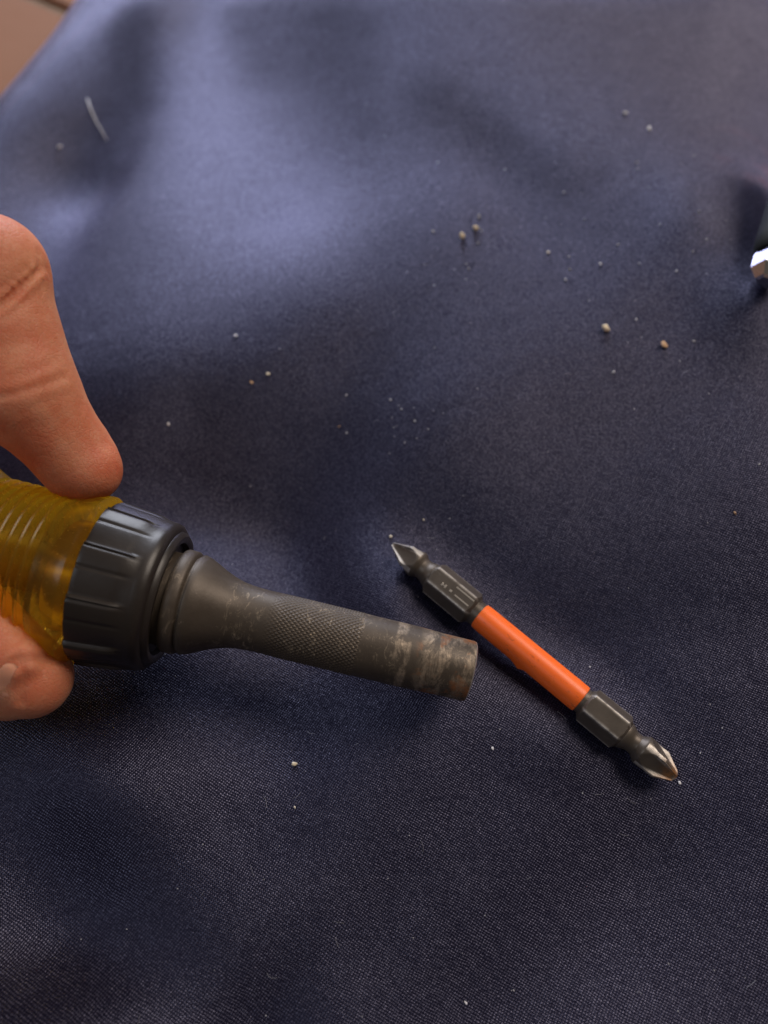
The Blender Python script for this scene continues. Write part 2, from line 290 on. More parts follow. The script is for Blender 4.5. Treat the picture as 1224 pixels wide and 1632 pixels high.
def mat_shaft():
    """black oxide steel; object x runs back from the open end (m)"""
    s = NT('worn_black_steel'); co = s.coord('Object'); xyz = s.sep(co)
    ang = s.math('ARCTAN2', xyz[2], xyz[1])
    X = xyz[0]
    n = s.noise(co, 180, 6, 0.65); fine = s.noise(co, 1400, 4, 0.7)
    base = s.mix(n, (0.048, 0.036, 0.027), (0.112, 0.089, 0.068))
    # turning marks: rings round the shaft, broken up
    sc_c = s.comb(s.math('MULTIPLY', X, 1500), s.math('MULTIPLY', ang, 1.3), 0.0)
    rings = s.noise(sc_c, 1.0, 5, 0.7)
    sc_d = s.comb(s.math('MULTIPLY', X, 420), s.math('MULTIPLY', ang, 0.9), 3.0)
    broad = s.noise(sc_d, 1.0, 6, 0.75, dist=0.6)
    def band(a, b, soft):
        nd = s.n.new('ShaderNodeMapRange'); s.put(nd, 0, X); nd.inputs[1].default_value = (a-soft)*MM; nd.inputs[2].default_value = a*MM; nd.interpolation_type = 'SMOOTHSTEP'
        n2 = s.n.new('ShaderNodeMapRange'); s.put(n2, 0, X); n2.inputs[1].default_value = b*MM; n2.inputs[2].default_value = (b+soft)*MM; n2.inputs[3].default_value = 1; n2.inputs[4].default_value = 0; n2.interpolation_type = 'SMOOTHSTEP'
        return s.math('MULTIPLY', nd.outputs[0], n2.outputs[0])
    tipb = s.math('ADD', band(-1, 7.5, 2.0), band(10.6, 12.6, 0.5), clamp=True)
    wearm = s.ramp(broad, [(0.46, 0.0), (0.60, 1.0)])
    wear = s.math('MULTIPLY', s.math('MULTIPLY', wearm, s.ramp(fine, [(0.30, 0.25), (0.6, 1.0)])), tipb)
    base = s.mix(s.math('MULTIPLY', wear, 0.85), base, (0.44, 0.35, 0.26))
    # sparse scratches along the rest
    scr = s.ramp(s.noise(s.comb(s.math('MULTIPLY', X, 900), s.math('MULTIPLY', ang, 2.2), 7.0), 1.0, 7, 0.8, dist=1.2), [(0.54, 0.0), (0.64, 1.0)])
    sm2 = s.math('MULTIPLY', scr, s.math('MAXIMUM', s.ramp(s.noise(co, 130, 3), [(0.46, 0.0), (0.60, 1.0)]), band(34.5, 38.5, 1.5)))
    base = s.mix(s.math('MULTIPLY', sm2, 0.62), base, (0.36, 0.29, 0.21))
    nick = s.ramp(s.noise(co, 900, 5, 0.8), [(0.66, 0.0), (0.72, 1.0)])
    base = s.mix(s.math('MULTIPLY', nick, 0.5), base, (0.40, 0.34, 0.27))
    rust = s.math('MULTIPLY', s.ramp(s.noise(co, 330, 5, 0.65), [(0.50, 0.0), (0.64, 1.0)]), band(-1, 8.0, 2.0))
    base = s.mix(s.math('MULTIPLY', rust, 0.8), base, (0.30, 0.11, 0.035))
    rim = band(-0.2, 0.15, 0.12)
    base = s.mix(rim, base, (0.62, 0.60, 0.57))
    hgt = s.math('ADD', s.math('MULTIPLY', rings, 0.5), s.math('MULTIPLY', fine, 0.6))
    rough = s.math('MULTIPLY_ADD', n, 0.25, 0.36)
    met = s.math('MAXIMUM', s.math('MULTIPLY_ADD', wear, 0.3, 0.35), rim)
    return s.set(base=base, rough=rough, metal=met, normal=s.bump(hgt, 0.00006, 0.7), spec=0.5)
def mat_plastic():
    s = NT('black_plastic'); co = s.coord('Object'); n = s.noise(co, 900, 5, 0.6); b = s.noise(co, 90, 4)
    dust = s.ramp(s.noise(co, 1500, 5, 0.75), [(0.62, 0.0), (0.74, 1.0)])
    base = s.mix(b, (0.013, 0.010, 0.009), (0.030, 0.023, 0.019)); base = s.mix(s.math('MULTIPLY', dust, 0.2), base, (0.14, 0.13, 0.12))
    return s.set(base=base, rough=s.math('MULTIPLY_ADD', b, 0.25, 0.25), normal=s.bump(n, 0.00004, 0.6), spec=0.5)
def mat_amber():
    s = NT('amber_plastic'); co = s.coord('Object'); n = s.noise(co, 400, 4)
    dust = s.ramp(s.noise(co, 1300, 5, 0.75), [(0.60, 0.0), (0.72, 1.0)])
    nrm = s.bump(n, 0.00005, 0.5)
    s.set(base=s.mix(s.math('MULTIPLY', dust, 0.3), (1.0, 0.80, 0.20), (0.7, 0.6, 0.4)), rough=s.math('MULTIPLY_ADD', dust, 0.25, 0.21), trans=0.97, ior=1.47, normal=nrm)
    tr = s.n.new('ShaderNodeBsdfTransparent'); tr.inputs[0].default_value = (0.98, 0.76, 0.17, 1)
    tl = s.n.new('ShaderNodeBsdfTranslucent'); tl.inputs[0].default_value = (0.98, 0.68, 0.05, 1)
    m1 = s.n.new('ShaderNodeMixShader'); m1.inputs[0].default_value = 0.34; s.t.links.new(tr.outputs[0], m1.inputs[1]); s.t.links.new(tl.outputs[0], m1.inputs[2])
    m2 = s.n.new('ShaderNodeMixShader'); m2.inputs[0].default_value = 0.58; s.t.links.new(s.b.outputs[0], m2.inputs[1]); s.t.links.new(m1.outputs[0], m2.inputs[2])
    s.t.links.new(m2.outputs[0], s.n['Material Output'].inputs['Surface'])
    return s.m
def mat_bit():
    s = NT('blackened_bit_steel'); co = s.coord('Object'); n = s.noise(co, 260, 5, 0.6); f = s.noise(co, 1800, 4, 0.7)
    at = s.n.new('ShaderNodeAttribute'); at.attribute_name = 'worn'; ar = s.n.new('ShaderNodeAttribute'); ar.attribute_name = 'rusty'
    edge = s.math('MULTIPLY', at.outputs['Fac'], s.ramp(s.noise(co, 420, 5, 0.7), [(0.34, 0.15), (0.58, 1.0)]))
    base = s.mix(n, (0.065, 0.053, 0.043), (0.135, 0.111, 0.090))
    base = s.mix(s.math('MULTIPLY', edge, 0.95), base, (0.58, 0.54, 0.49))
    scr = s.ramp(s.noise(s.mapping(co, scale=(120, 900, 900)), 1.0, 6, 0.7), [(0.62, 0.0), (0.70, 1.0)])
    base = s.mix(s.math('MULTIPLY', scr, 0.25), base, (0.3, 0.27, 0.23))
    base = s.mix(s.math('MULTIPLY', ar.outputs['Fac'], s.ramp(s.noise(co, 600, 5), [(0.40, 0.2), (0.55, 1.0)])), base, (0.40, 0.17, 0.05))
    return s.set(base=base, rough=s.math('MULTIPLY_ADD', n, 0.2, 0.34), metal=0.45, normal=s.bump(f, 0.00003, 0.6))
def mat_simple(name, base, rough, metal=0.0, bscale=900, bd=0.00003, spec=0.5, var=0.25):
    s = NT(name); co = s.coord('Object'); n = s.noise(co, bscale, 4); m = s.noise(co, bscale*0.15, 4)
    b2 = tuple(c*(1-var) for c in base)
    return s.set(base=s.mix(m, base, b2), rough=rough, metal=metal, normal=s.bump(n, bd, 0.6), spec=spec)
def mat_orange():
    s = NT('orange_sleeve_plastic'); co = s.coord('Object'); n = s.noise(co, 500, 4)
    d = s.math('MULTIPLY', s.ramp(s.noise(s.mapping(co, scale=(1, 3, 3)), 420, 5, 0.7), [(0.58, 0.0), (0.68, 1.0)]), 0.5)
    base = s.mix(d, (1.0, 0.165, 0.018), (0.20, 0.06, 0.025))
    return s.set(base=base, rough=0.38, normal=s.bump(n, 0.00004, 0.5), sss=0.15, sss_radius=(0.0012, 0.0005, 0.0002), sss_scale=1.0)
def mat_skin():
    s = NT('skin'); co = s.coord('Object')
    blot = s.noise(co, 55, 4, 0.6); mid = s.noise(co, 260, 4, 0.6)
    v = s.n.new('ShaderNodeTexVoronoi'); v.feature = 'DISTANCE_TO_EDGE'; s.put(v, 'Vector', s.mapping(co, scale=(1, 1, 0.6))); v.inputs['Scale'].default_value = 1500
    lines = s.ramp(v.outputs[0], [(0.0, 0.0), (0.12, 1.0)])
    big = s.noise(co, 38, 3, 0.5)
    base = s.mix(s.ramp(blot, [(0.38, 0.0), (0.62, 1.0)]), (0.68, 0.305, 0.165), (0.58, 0.160, 0.080))
    base = s.mix(s.ramp(big, [(0.42, 0.0), (0.64, 0.6)]), base, (0.50, 0.105, 0.045))
    base = s.mix(s.math('MULTIPLY', s.ramp(mid, [(0.45, 0.0), (0.7, 1.0)]), 0.30), base, (0.74, 0.42, 0.27))
    tiny = s.noise(co, 2200, 3, 0.6)
    base = s.mix(s.math('MULTIPLY', s.ramp(tiny, [(0.30, 1.0), (0.45, 0.0)]), 0.25), base, (0.36, 0.12, 0.06))
    h = s.math('ADD', s.math('ADD', s.math('MULTIPLY', lines, 0.26), s.math('MULTIPLY', mid, 1.4)), s.math('MULTIPLY', tiny, 0.28))
    return s.set(base=base, rough=s.math('MULTIPLY_ADD', mid, 0.25, 0.42), normal=s.bump(h, 0.00015, 0.8), sss=0.35, sss_radius=(0.0038, 0.0011, 0.0005), sss_scale=1.0, spec=0.4)
def mat_nail():
    s = NT('fingernail'); co = s.coord('Object'); n = s.noise(s.mapping(co, scale=(300, 1500, 300)), 1.0, 3)
    return s.set(base=(0.76, 0.34, 0.22), spec=0.15, rough=0.42, normal=s.bump(n, 0.00003, 0.5), sss=0.3, sss_radius=(0.002, 0.001, 0.0005), sss_scale=1.0)
M_CLOTH = mat_cloth(); M_TILE = mat_tile(); M_GROUT = mat_grout(); M_SHAFT = mat_shaft(); M_PLAST = mat_plastic(); M_AMBER = mat_amber()
M_BIT = mat_bit(); M_ORANGE = mat_orange(); M_SKIN = mat_skin(); M_NAIL = mat_nail()
M_WEAR = mat_simple('bare_worn_steel', (0.50, 0.46, 0.40), 0.35, 0.8)
M_RUST = mat_simple('rusty_point', (0.42, 0.17, 0.05), 0.6, 0.2)
M_CHROME = mat_simple('chrome', (0.85, 0.86, 0.88), 0.12, 1.0, var=0.05)
M_BLK = mat_simple('black_rubber', (0.010, 0.012, 0.011), 0.6, spec=0.25)
M_CORE = mat_simple('dull_steel_core', (0.16, 0.13, 0.09), 0.45, 0.6)
def mat_refraction():
    s = NT('painted_refraction'); co = s.coord('Object'); n = s.noise(s.mapping(co, scale=(90, 130, 130)), 1.0, 3, 0.5, dist=0.5)
    return s.set(base=s.ramp(n, [(0.40, (0.10, 0.055, 0.02)), (0.46, (0.40, 0.24, 0.03)), (0.52, (1.0, 0.78, 0.05))]), rough=0.5)  # yellow and brown patches paint the light refracted inside the amber
M_YEL = mat_refraction()

# ------------------------------------------------------------------ setting: floor and cloth
floor_me = bpy.data.meshes.new('floor')
V = [(-2, -2, 0), (2, -2, 0), (2, 2, 0), (-2, 2, 0), (-2, -2, -.05), (2, -2, -.05), (2, 2, -.05), (-2, 2, -.05)]
floor_me.from_pydata(V, [], [(0, 1, 2, 3), (7, 6, 5, 4), (0, 4, 5, 1), (1, 5, 6, 2), (2, 6, 7, 3), (3, 7, 4, 0)])
floor = link('floor', floor_me, M_GROUT, smooth=False); floor.location = (0, 0, (FLOORZ-2.5)*MM)
tag(floor, 'terracotta tiled floor beyond the edge of the navy cloth', kind='structure')
g0, g1 = P(62, -2, FLOORZ), P(116, 21, FLOORZ)
ga = math.atan2(g1[1]-g0[1], g1[0]-g0[0]); gdir = np.array([math.cos(ga), math.sin(ga)]); gn = np.array([-gdir[1], gdir[0]])
TS = 300.0; GAP = 5.0
bm = bmesh.new(); bmesh.ops.create_cube(bm, size=1.0)
bmesh.ops.scale(bm, vec=((TS-GAP)*MM, (TS-GAP)*MM, 0.008), verts=bm.verts)
bmesh.ops.bevel(bm, geom=[e for e in bm.edges], offset=0.0016, segments=2, affect='EDGES')
tile_me = bpy.data.meshes.new('tile'); bm.to_mesh(tile_me); bm.free(); tile_me.materials.append(M_TILE)
mid = (g0+g1)/2
for i in range(-3, 4):
    for j in range(-3, 4):
        c = mid[:2]+gdir*(i+.5+.12)*TS+gn*(j+.5)*TS
        t = bpy.data.objects.new('tile', tile_me); COL.objects.link(t); t.parent = floor
        t.location = (c[0]*MM, c[1]*MM, (2.5-4+random.uniform(-.2, .2))*MM); t.rotation_euler = (0, 0, ga)

cx = np.arange(-215, 215.1, 1.7); cy = np.arange(-150, 290.1, 1.7)
X, Y = np.meshgrid(cx, cy); Z = H(X, Y)
V = np.stack([X, Y, Z], -1).reshape(-1, 3); nx = len(cx); ny = len(cy)
I = np.arange(nx*ny).reshape(ny, nx)
F = np.stack([I[:-1, :-1], I[:-1, 1:], I[1:, 1:], I[1:, :-1]], -1).reshape(-1, 4)
F = F[(V[F][:, :, 2].min(1) > FLOORZ+1.8)]
use = np.unique(F); rem = -np.ones(len(V), int); rem[use] = np.arange(len(use)); V = V[use]; F = rem[F]
cl = link('cloth', mesh_np('cloth', V, F), M_CLOTH)
sol = cl.modifiers.new('thickness', 'SOLIDIFY'); sol.thickness = 0.0005; sol.offset = -1
tag(cl, 'navy blue satin-weave cloth with soft folds lying under the tools', 'cloth')

# ------------------------------------------------------------------ bit holder screwdriver
def frame(a, b, up=(0, 0, 1)):
    x = Vector(b-a).normalized(); z = (Vector(up)-x*x.dot(Vector(up))).normalized(); y = z.cross(x)
    M = Matrix((x, y, z)).transposed().to_4x4(); M.translation = Vector(a)*MM; return M
TIPZ, COLZ = 9.5, 16.5
TA = P(750, 1070, TIPZ); TB = P(150, 925, COLZ)
MT = frame(TA, TB)
drv = empty('bit_screwdriver', MT)
tag(drv, 'screwdriver with amber handle, black collar and worn knurled bit socket held by the hand', 'screwdriver')
tx = (TB-TA)/np.linalg.norm(TB-TA)
def smid(px, py):
    """distance along the tool axis nearest to a pixel's line of sight"""
    v = ray(px, py); w0 = TA-CAMP; a = tx@tx; b = tx@v; c = v@v; d = tx@w0; e = v@w0
    return (b*e-c*d)/(a*c-b*b)
if os.environ.get('DBG'):
    for p in [(757, 1072), (740, 1068), (640, 1043), (575, 1028), (420, 990), (400, 985), (370, 978), (340, 970), (318, 962), (300, 957), (285, 953), (262, 947), (235, 942), (150, 925), (100, 910), (50, 900), (0, 890)]:
        print('S', p, round(float(smid(*p)), 2))
#TOOL
R0 = 4.98
def knurl(x, ang, r):
    k0, k1 = 18.0, 33.8
    if k0 < x < k1:
        N = 46; pitch = 2*math.pi*R0/N; a = ang*N/(2*math.pi); b = x/pitch*0.75
        f = np.abs(((a+b) % 1)-.5)*2; g = np.abs(((a-b) % 1)-.5)*2
        e = float(smoothstep(k0, k0+.5, x)*(1-smoothstep(k1-4.0, k1, x)))
        return r+0.02*e+0.15*e*(np.minimum(f, g)-0.45)
    return r
prof = [(6.0, 3.3), (0.25, 3.55), (0.0, 3.9), (0.0, 4.45), (0.12, 4.68), (0.4, 4.80), (5, 4.83), (10, R0), (17.9, R0)]
prof += [(x, R0) for x in np.arange(17.95, 34.0, 0.085)]
prof += [(35, R0+.02), (36.5, R0+.10), (38.3, R0+.35), (40, R0+.85), (41.5, R0+1.45), (42.9, R0+2.15), (44.2, R0+2.75), (45.2, R0+3.05), (45.4, R0+3.0), (45.55, R0+2.6), (45.9, R0+2.6), (46.1, R0+3.05), (46.4, R0+3.3), (47.9, R0+3.35), (48.2, R0+3.2), (48.3, R0+2.5), (56, R0+2.5)]
V, F = lathe(prof, 552, knurl, cap0=True, cap1=True)
sh = link('shaft', mesh_np('shaft', V, F), M_SHAFT, drv)
sharp(sh, 50)
# hex bore at the open end: a dark recessed floor is the loft's inner cap; collar
CS, CE = 48.8, 60.6
def collar_fn(x, ang, r):
    if CS+3.0 < x < CE+1:
        N = 10; q = (ang*N/(2*math.pi)+0.35) % 1.0
        e = float(smoothstep(CS+3.0, CS+5.4, x))
        saw = 0.62*q**1.3-0.62*smoothstep(0.93, 1.0, q)
        groove = -0.30*np.exp(-((q-0.90)/0.025)**2)-0.18*np.exp(-((q-0.5)/0.03)**2)
        return r+e*(saw-0.30+groove)
    return r
cp = [(CS+3.2, 5.2), (CS+1.2, 5.4), (CS+1.2, 8.9), (CS+.3, 9.1), (CS, 9.6), (CS+.05, 10.2), (CS+.6, 10.7), (CS+.9, 10.75), (CS+1.0, 11.2), (CS+1.5, 11.75), (CS+2.3, 11.95), (CS+2.9, 12.0)]
cp += [(x, 12.0+(x-CS-3)*0.10+0.2*float(smoothstep(CS+3, CS+6, x))) for x in np.linspace(CS+3.0, CE-.6, 26)]
cp += [(CE-.2, 13.0), (CE, 12.6), (CE, 6.0)]
V, F = lathe(cp, 360, collar_fn)
co_ = sharp(link('collar', mesh_np('collar', V, F), M_PLAST, drv), 40)
# amber handle
hp = [(CE+.05, 5.0), (CE+.05, 12.4), (CE+.3, 13.2), (CE+1.0, 13.7), (CE+2.2, 13.6), (CE+4.0, 12.9), (CE+5.5, 12.6)]
x = CE+5.9
while x < CE+18:
    hp += [(x, 12.5), (x+.25, 11.6), (x+.55, 11.4), (x+.8, 11.6), (x+1.05, 12.55), (x+1.3, 12.7)]
    x += 1.62
hp += [(CE+20, 13.2), (CE+24, 15.2), (CE+32, 16.5), (CE+60, 16.5), (CE+85, 15.5), (CE+94, 12.5), (CE+97, 8), (CE+98, 2)]
def flute(x, ang, r):
    e = float(smoothstep(CE+19, CE+27, x)*(1-smoothstep(CE+80, CE+92, x)))
    return r-e*1.3*np.exp(-(((ang*6/(2*math.pi)) % 1-.5)/0.18)**2)
V, F = lathe(hp, 144, flute)
hd = sharp(link('handle', mesh_np('handle', V, F), M_AMBER, drv), 40)
V, F = lathe([(CE-3, 0.5), (CE-3, 4.9), (CE+8, 4.9), (CE+8.2, 4.2), (CE+60, 4.2), (CE+60, 0.5)], 48)
sharp(link('core', mesh_np('core', V, F), M_CORE, drv), 40)

V, F = lathe([(CE+.6, 5.2), (CE+.6, 8.6), (CE+1, 9), (CE+5, 9), (CE+5.5, 8.6), (CE+5.5, 5.2)], 48)
sharp(link('refraction_ring', mesh_np('refraction_ring', V, F), M_YEL, drv), 40)  # added ring inside the handle that carries the painted refracted light

# ------------------------------------------------------------------ double ended bit
BA = Pc(626, 866, 2.2); BB = Pc(1077, 1240, 1.8)
zA = Hs(BA[0], BA[1])+3.2; zB = Hs(BB[0], BB[1])+3.2
BA = P(626, 867, zA-.2); BB = P(1077, 1239, zB-.2)
BL = float(np.linalg.norm(BB-BA))
MB_ = frame(BA, BB)
bit = empty('screwdriver_bit', MB_)
tag(bit, 'double-ended cross-head bit with orange plastic sleeve lying on the cloth', 'screwdriver bit')
bx = (BB-BA)/BL
def sbit(px, py):
    v = ray(px, py); w0 = BA-CAMP; b = bx@v; d = bx@w0; e = v@w0
    return (b*e-d)/(1-b*b)
if os.environ.get('DBG'):
    print('BL', BL)
    for p in [(626, 867), (662, 897), (680, 915), (695, 925), (752, 972), (768, 984), (925, 1110), (937, 1114), (994, 1162), (1008, 1175), (1025, 1190), (1045, 1212), (1077, 1239)]:
        print('B', p, round(float(sbit(*p)), 2))
#BIT
def phillips(L, rmax, neck, roll, length_neck, end_r, r0=0.42, rust=0.0):
    """cross-head point from x=0 (tip) to x=L, then the waisted neck"""
    n = 192; ang = np.arange(n)/n*2*math.pi; rings = []; W = []; RU = []
    xs = np.concatenate([np.linspace(0, L, 40), L+length_neck*np.linspace(0.03, 1, 14)])
    for x in xs:
        t = min(x/L, 1)
        env = min(r0+x*0.62, rmax); env = min(env, r0+x*0.5+0.5*t); env = min(env, r0*0.55+x*2.0)
        d = (ang-roll) % (math.pi/2)-math.pi/4           # 0 in the middle of a flute
        dp = r0*0.7+(rmax+.02-r0*0.7)*t**1.05; dp = min(dp, env)
        flat = dp/np.cos(d)*(1-0.10*(1-t)*np.cos(2*d))
        wing = smoothstep(math.radians(34), math.radians(38), np.abs(d))
        r = np.minimum(env, flat*(1-wing)+env*wing)
        if x > L:
            u = (x-L)/length_neck; base = neck+(rmax-neck)*(1-smoothstep(0, .38, u))
            r = np.full(n, base+(end_r-neck)*float(smoothstep(.55, 1, u)))
        rings.append(np.stack([np.full(n, x), r*np.cos(ang), r*np.sin(ang)], 1))
        ed_ = np.exp(-((np.abs(d)-math.radians(36.5))/0.075)**2) if x <= L else np.zeros(n)
        edge = np.maximum(ed_*0.9, np.exp(-(x/0.5)**2)+0*d)
        if x <= L: edge = np.maximum(edge, (np.abs(d) > math.radians(35))*0.8*float(smoothstep(.35, .6, t)))
        W.append(edge); RU.append(rust*np.exp(-(x/2.0)**2)*(0.5+0.5*np.cos(ang-1.2)))
    return (*loft(rings), (np.concatenate(W), np.concatenate(RU)))
def hexsec(x0, x1, ch, af, rn, roll, steps=3):
    n = 120; ang = np.arange(n)/n*2*math.pi
    sect = []
    def hexr(k, rc):
        a = (ang-roll+math.pi/6) % (math.pi/3)-math.pi/6
        return np.minimum(af/2/np.cos(a), rc)
    def ring(x, r): return np.stack([np.full(n, x), r*np.cos(ang), r*np.sin(ang)], 1)
    corner = af/2/math.cos(math.pi/6)
    out = [ring(x0, np.full(n, rn))]
    for t in np.linspace(0, 1, 6): out.append(ring(x0+ch*(0.15+0.85*t), hexr(0, rn+(corner*0.985-rn)*t)))
    out.append(ring((x0+x1)/2, hexr(0, corner*0.985)))
    for t in np.linspace(0, 1, 6): out.append(ring(x1-ch*(0.15+0.85*(1-t)), hexr(0, rn+(corner*0.985-rn)*(1-t))))
    out.append(ring(x1, np.full(n, rn)))
    a = (ang-roll+math.pi/6) % (math.pi/3)-math.pi/6; cw = np.exp(-((np.abs(a)-math.pi/6)/0.075)**2)
    VV, FF = loft(out); m = len(out); wv = np.concatenate([np.full(n, 0.0)]+[np.maximum(cw*(k/6 if k < 7 else (14-k)/6 if k > 7 else 1), 0.9*np.exp(-((k-6)/0.7)**2)*0+0) for k in range(1, m-1)]+[np.full(n, 0.0)])
    return VV, FF, (wv, wv*0)
def add(name, VF, mat, parent, deg=25, flip=False):
    wearv = VF[2] if len(VF) > 2 else None
    V, F = VF[:2]
    V = np.array(V)
    if flip: V[:, 0] = BL-V[:, 0]; V[:, 1] = -V[:, 1]
    me = mesh_np(name, V, F)
    if wearv is not None:
        for k, nm in enumerate(('worn', 'rusty')):
            at = me.attributes.new(nm, 'FLOAT', 'POINT'); at.data.foreach_set('value', np.asarray(wearv[k], np.float32))
    return sharp(link(name, me, mat, parent), deg)
HEXROLL = math.radians(102); AF = 5.7
XH0, XH1, XS0, XS1, XG0, XG1 = 9.2, 19.3, 20.4, 42.3, 42.9, 50.9
add('tip', phillips(6.0, 2.6, 1.95, math.radians(67), XH0-6.0+.1, 2.4), M_BIT, bit, 20)
add('hex_shank', hexsec(XH0, XH1, 0.9, AF, 2.4, HEXROLL), M_BIT, bit, 20)
def facet_box(x0, x1, t0, w, hgt, name, mat):
    # a thin raised bar on the hex facet that faces up, x along the bit, t across the facet
    c, s_ = math.cos(HEXROLL), math.sin(HEXROLL); out = []
    for x in (x0, x1):
        for (t, k) in ((t0-w/2, -.05), (t0+w/2, -.05), (t0+w/2*.6, hgt), (t0-w/2*.6, hgt)):
            r = AF/2+k; out.append((x, r*c-t*s_, r*s_+t*c))
    F = [(0, 1, 2, 3), (7, 6, 5, 4), (0, 4, 5, 1), (1, 5, 6, 2), (2, 6, 7, 3), (3, 7, 4, 0)]
    link(name, mesh_np(name, np.array(out), F), mat, bit, smooth=False)
M_MARK = mat_simple('stamped_bright_steel', (0.50, 0.45, 0.38), 0.4, 0.5)
for (xa, xb, t0, w_) in [(15.2, 18.3, 0.45, .34), (14.6, 18.5, -0.85, .36), (12.2, 12.5, .35, .8), (12.9, 13.2, .35, .8), (12.5, 12.9, .35, .25), (14.0, 14.5, 0.35, .55)]:
    facet_box(xa, xb, t0, w_, 0.04, 'stamped_mark', M_MARK)
V, F = lathe([(XH1-.2, 2.25), (XS0+.3, 2.25)], 40); add('neck', (V, F), M_BIT, bit)
sl = [(XS0, 1.9), (XS0, 2.2), (XS0+.15, 2.36), (XS0+1, 2.42)]+[(x, 2.44) for x in np.linspace(XS0+2, XS1-1.5, 20)]+[(XS1-.4, 2.42), (XS1-.1, 2.36), (XS1, 2.2), (XS1, 1.9)]
V, F = lathe(sl, 48)
burr = P(826, 1060, zA); sb = float(sbit(826, 1060))
bl_ = np.linalg.inv(np.array(MB_)[:3, :3]) @ (burr-BA); ba = math.radians(196)
dv = V.copy(); aa = np.arctan2(V[:, 2], V[:, 1]); dd = np.exp(-(((V[:, 0]-sb)/0.7)**2+((np.angle(np.exp(1j*(aa-ba))))/0.22)**2)); rad = 1+0.22*dd*(V[:, 1]**2+V[:, 2]**2 > 3)
dv[:, 1] *= rad; dv[:, 2] *= rad
add('sleeve', (dv, F), M_ORANGE, bit, 30)
V, F = lathe([(XS1-.3, 2.2), (XG0+.3, 2.2)], 40); add('neck', (V, F), M_BIT, bit)
add('hex_shank', hexsec(XG0, XG1, 0.8, AF, 2.4, HEXROLL), M_BIT, bit, 20)
lt_ = add('tip', phillips(6.3, 2.55, 1.8, math.radians(3), BL-6.3-XG1+.1, 2.4, 0.85, 1.0), M_BIT, bit, 20, flip=True)
lt_['label'] = 'blunt cross tip with bright worn edges and a rusty point'

# ------------------------------------------------------------------ hand (one continuous body from a distance field)
def seg(p, a, b, ra, rb):
    ab = b-a; t = np.clip(((p-a)@ab)/(ab@ab), 0, 1); return np.linalg.norm(p-(a+t[..., None]*ab), axis=-1)-(ra+(rb-ra)*t)
def ell(p, c, r): 
    q = (p-c)/r; k = np.linalg.norm(q, axis=-1); return (k-1)*min(r)
def smin(a, b, k):
    h = np.clip(0.5+0.5*(b-a)/k, 0, 1); return b*(1-h)+a*h-k*h*(1-h)
zt = np.array([0, 0, 1.0])
# index finger joints
I_MCP = P(-420, 470, 52); I_PIP = P(-14, 432, 47); I_DIP = P(34, 622, 36); I_TIP = P(126, 736, 26.5)
T_TIP = P(50, 1080, 14); T_IP = P(-170, 905, 27); T_MCP = P(-520, 760, 36)
M_MCP = P(-560, 560, 48); M_PIP = P(-330, 380, 50); M_DIP = P(-230, 600, 36); M_TIP = P(-160, 735, 27)
R_MCP = P(-720, 640, 42); R_PIP = P(-560, 440, 48); R_DIP = P(-440, 640, 34); R_TIP = P(-370, 780, 24)
L_MCP = P(-860, 740, 34); L_PIP = P(-740, 560, 40); L_DIP = P(-650, 730, 30); L_TIP = P(-590, 840, 20)
WR = P(-1150, 480, 60)
CREASES = []
def sdf0(p):
    d = seg(p, I_PIP, I_DIP, 7.4, 8.3)
    d = smin(d, seg(p, I_MCP, I_PIP, 9.5, 8.0), 2.0)
    d = smin(d, seg(p, I_DIP, I_TIP, 8.1, 5.8), 1.6); d = smin(d, seg(p, I_TIP, P(150, 754, 26.5), 5.3, 3.9), 3.0)
    m = seg(p, M_PIP, M_DIP, 8.5, 8.2); m = smin(m, seg(p, M_MCP, M_PIP, 9.8, 8.8), 2); m = smin(m, seg(p, M_DIP, M_TIP, 8.0, 6.4), 2)
    r = seg(p, R_PIP, R_DIP, 8.2, 7.8); r = smin(r, seg(p, R_MCP, R_PIP, 9.3, 8.4), 2); r = smin(r, seg(p, R_DIP, R_TIP, 7.6, 6.2), 2)
    l = seg(p, L_PIP, L_DIP, 7.0, 6.7); l = smin(l, seg(p, L_MCP, L_PIP, 8.2, 7.2), 2); l = smin(l, seg(p, L_DIP, L_TIP, 6.5, 5.3), 2)
    pal = seg(p, I_MCP, L_MCP, 12, 10); pal = smin(pal, seg(p, I_MCP, WR, 13, 17), 8); pal = smin(pal, seg(p, L_MCP, WR, 11, 17), 8); pal = smin(pal, seg(p, R_MCP, WR, 12, 17), 8)
    t = seg(p, T_IP, T_TIP, 8.6, 6.1)
    t = smin(t, seg(p, P(-75, 1072, 15), P(15, 1092, 13), 6.0, 5.3), 0.8); t = smin(t, seg(p, P(-60, 990, 20), P(28, 1052, 19), 5.6, 4.0), 0.8)
    t = smin(t, seg(p, T_MCP, T_IP, 11.0, 8.8), 3); t = smin(t, seg(p, T_MCP, WR, 14, 16), 8)
    d = np.minimum(np.minimum(d, m), np.minimum(r, l))
    d = smin(d, pal, 3.0); d = smin(d, t, 1.0)
    return d
def poly_dist(p, pts):
    m = None
    for a, b in zip(pts[:-1], pts[1:]):
        ab = b-a; t = np.clip(((p-a)@ab)/(ab@ab), 0, 1); q = np.linalg.norm(p-(a+t[..., None]*ab), axis=-1); m = q if m is None else np.minimum(m, q)
    return m
def hit(px, py):
    v = ray(px, py); t = 30.0
    for _ in range(200):
        g = float(sdf0((CAMP+v*t)[None])[0])
        if g < 0.02 or t > 400: break
        t += max(0.02, g*0.8)
    return CAMP+v*t if t < 400 else None
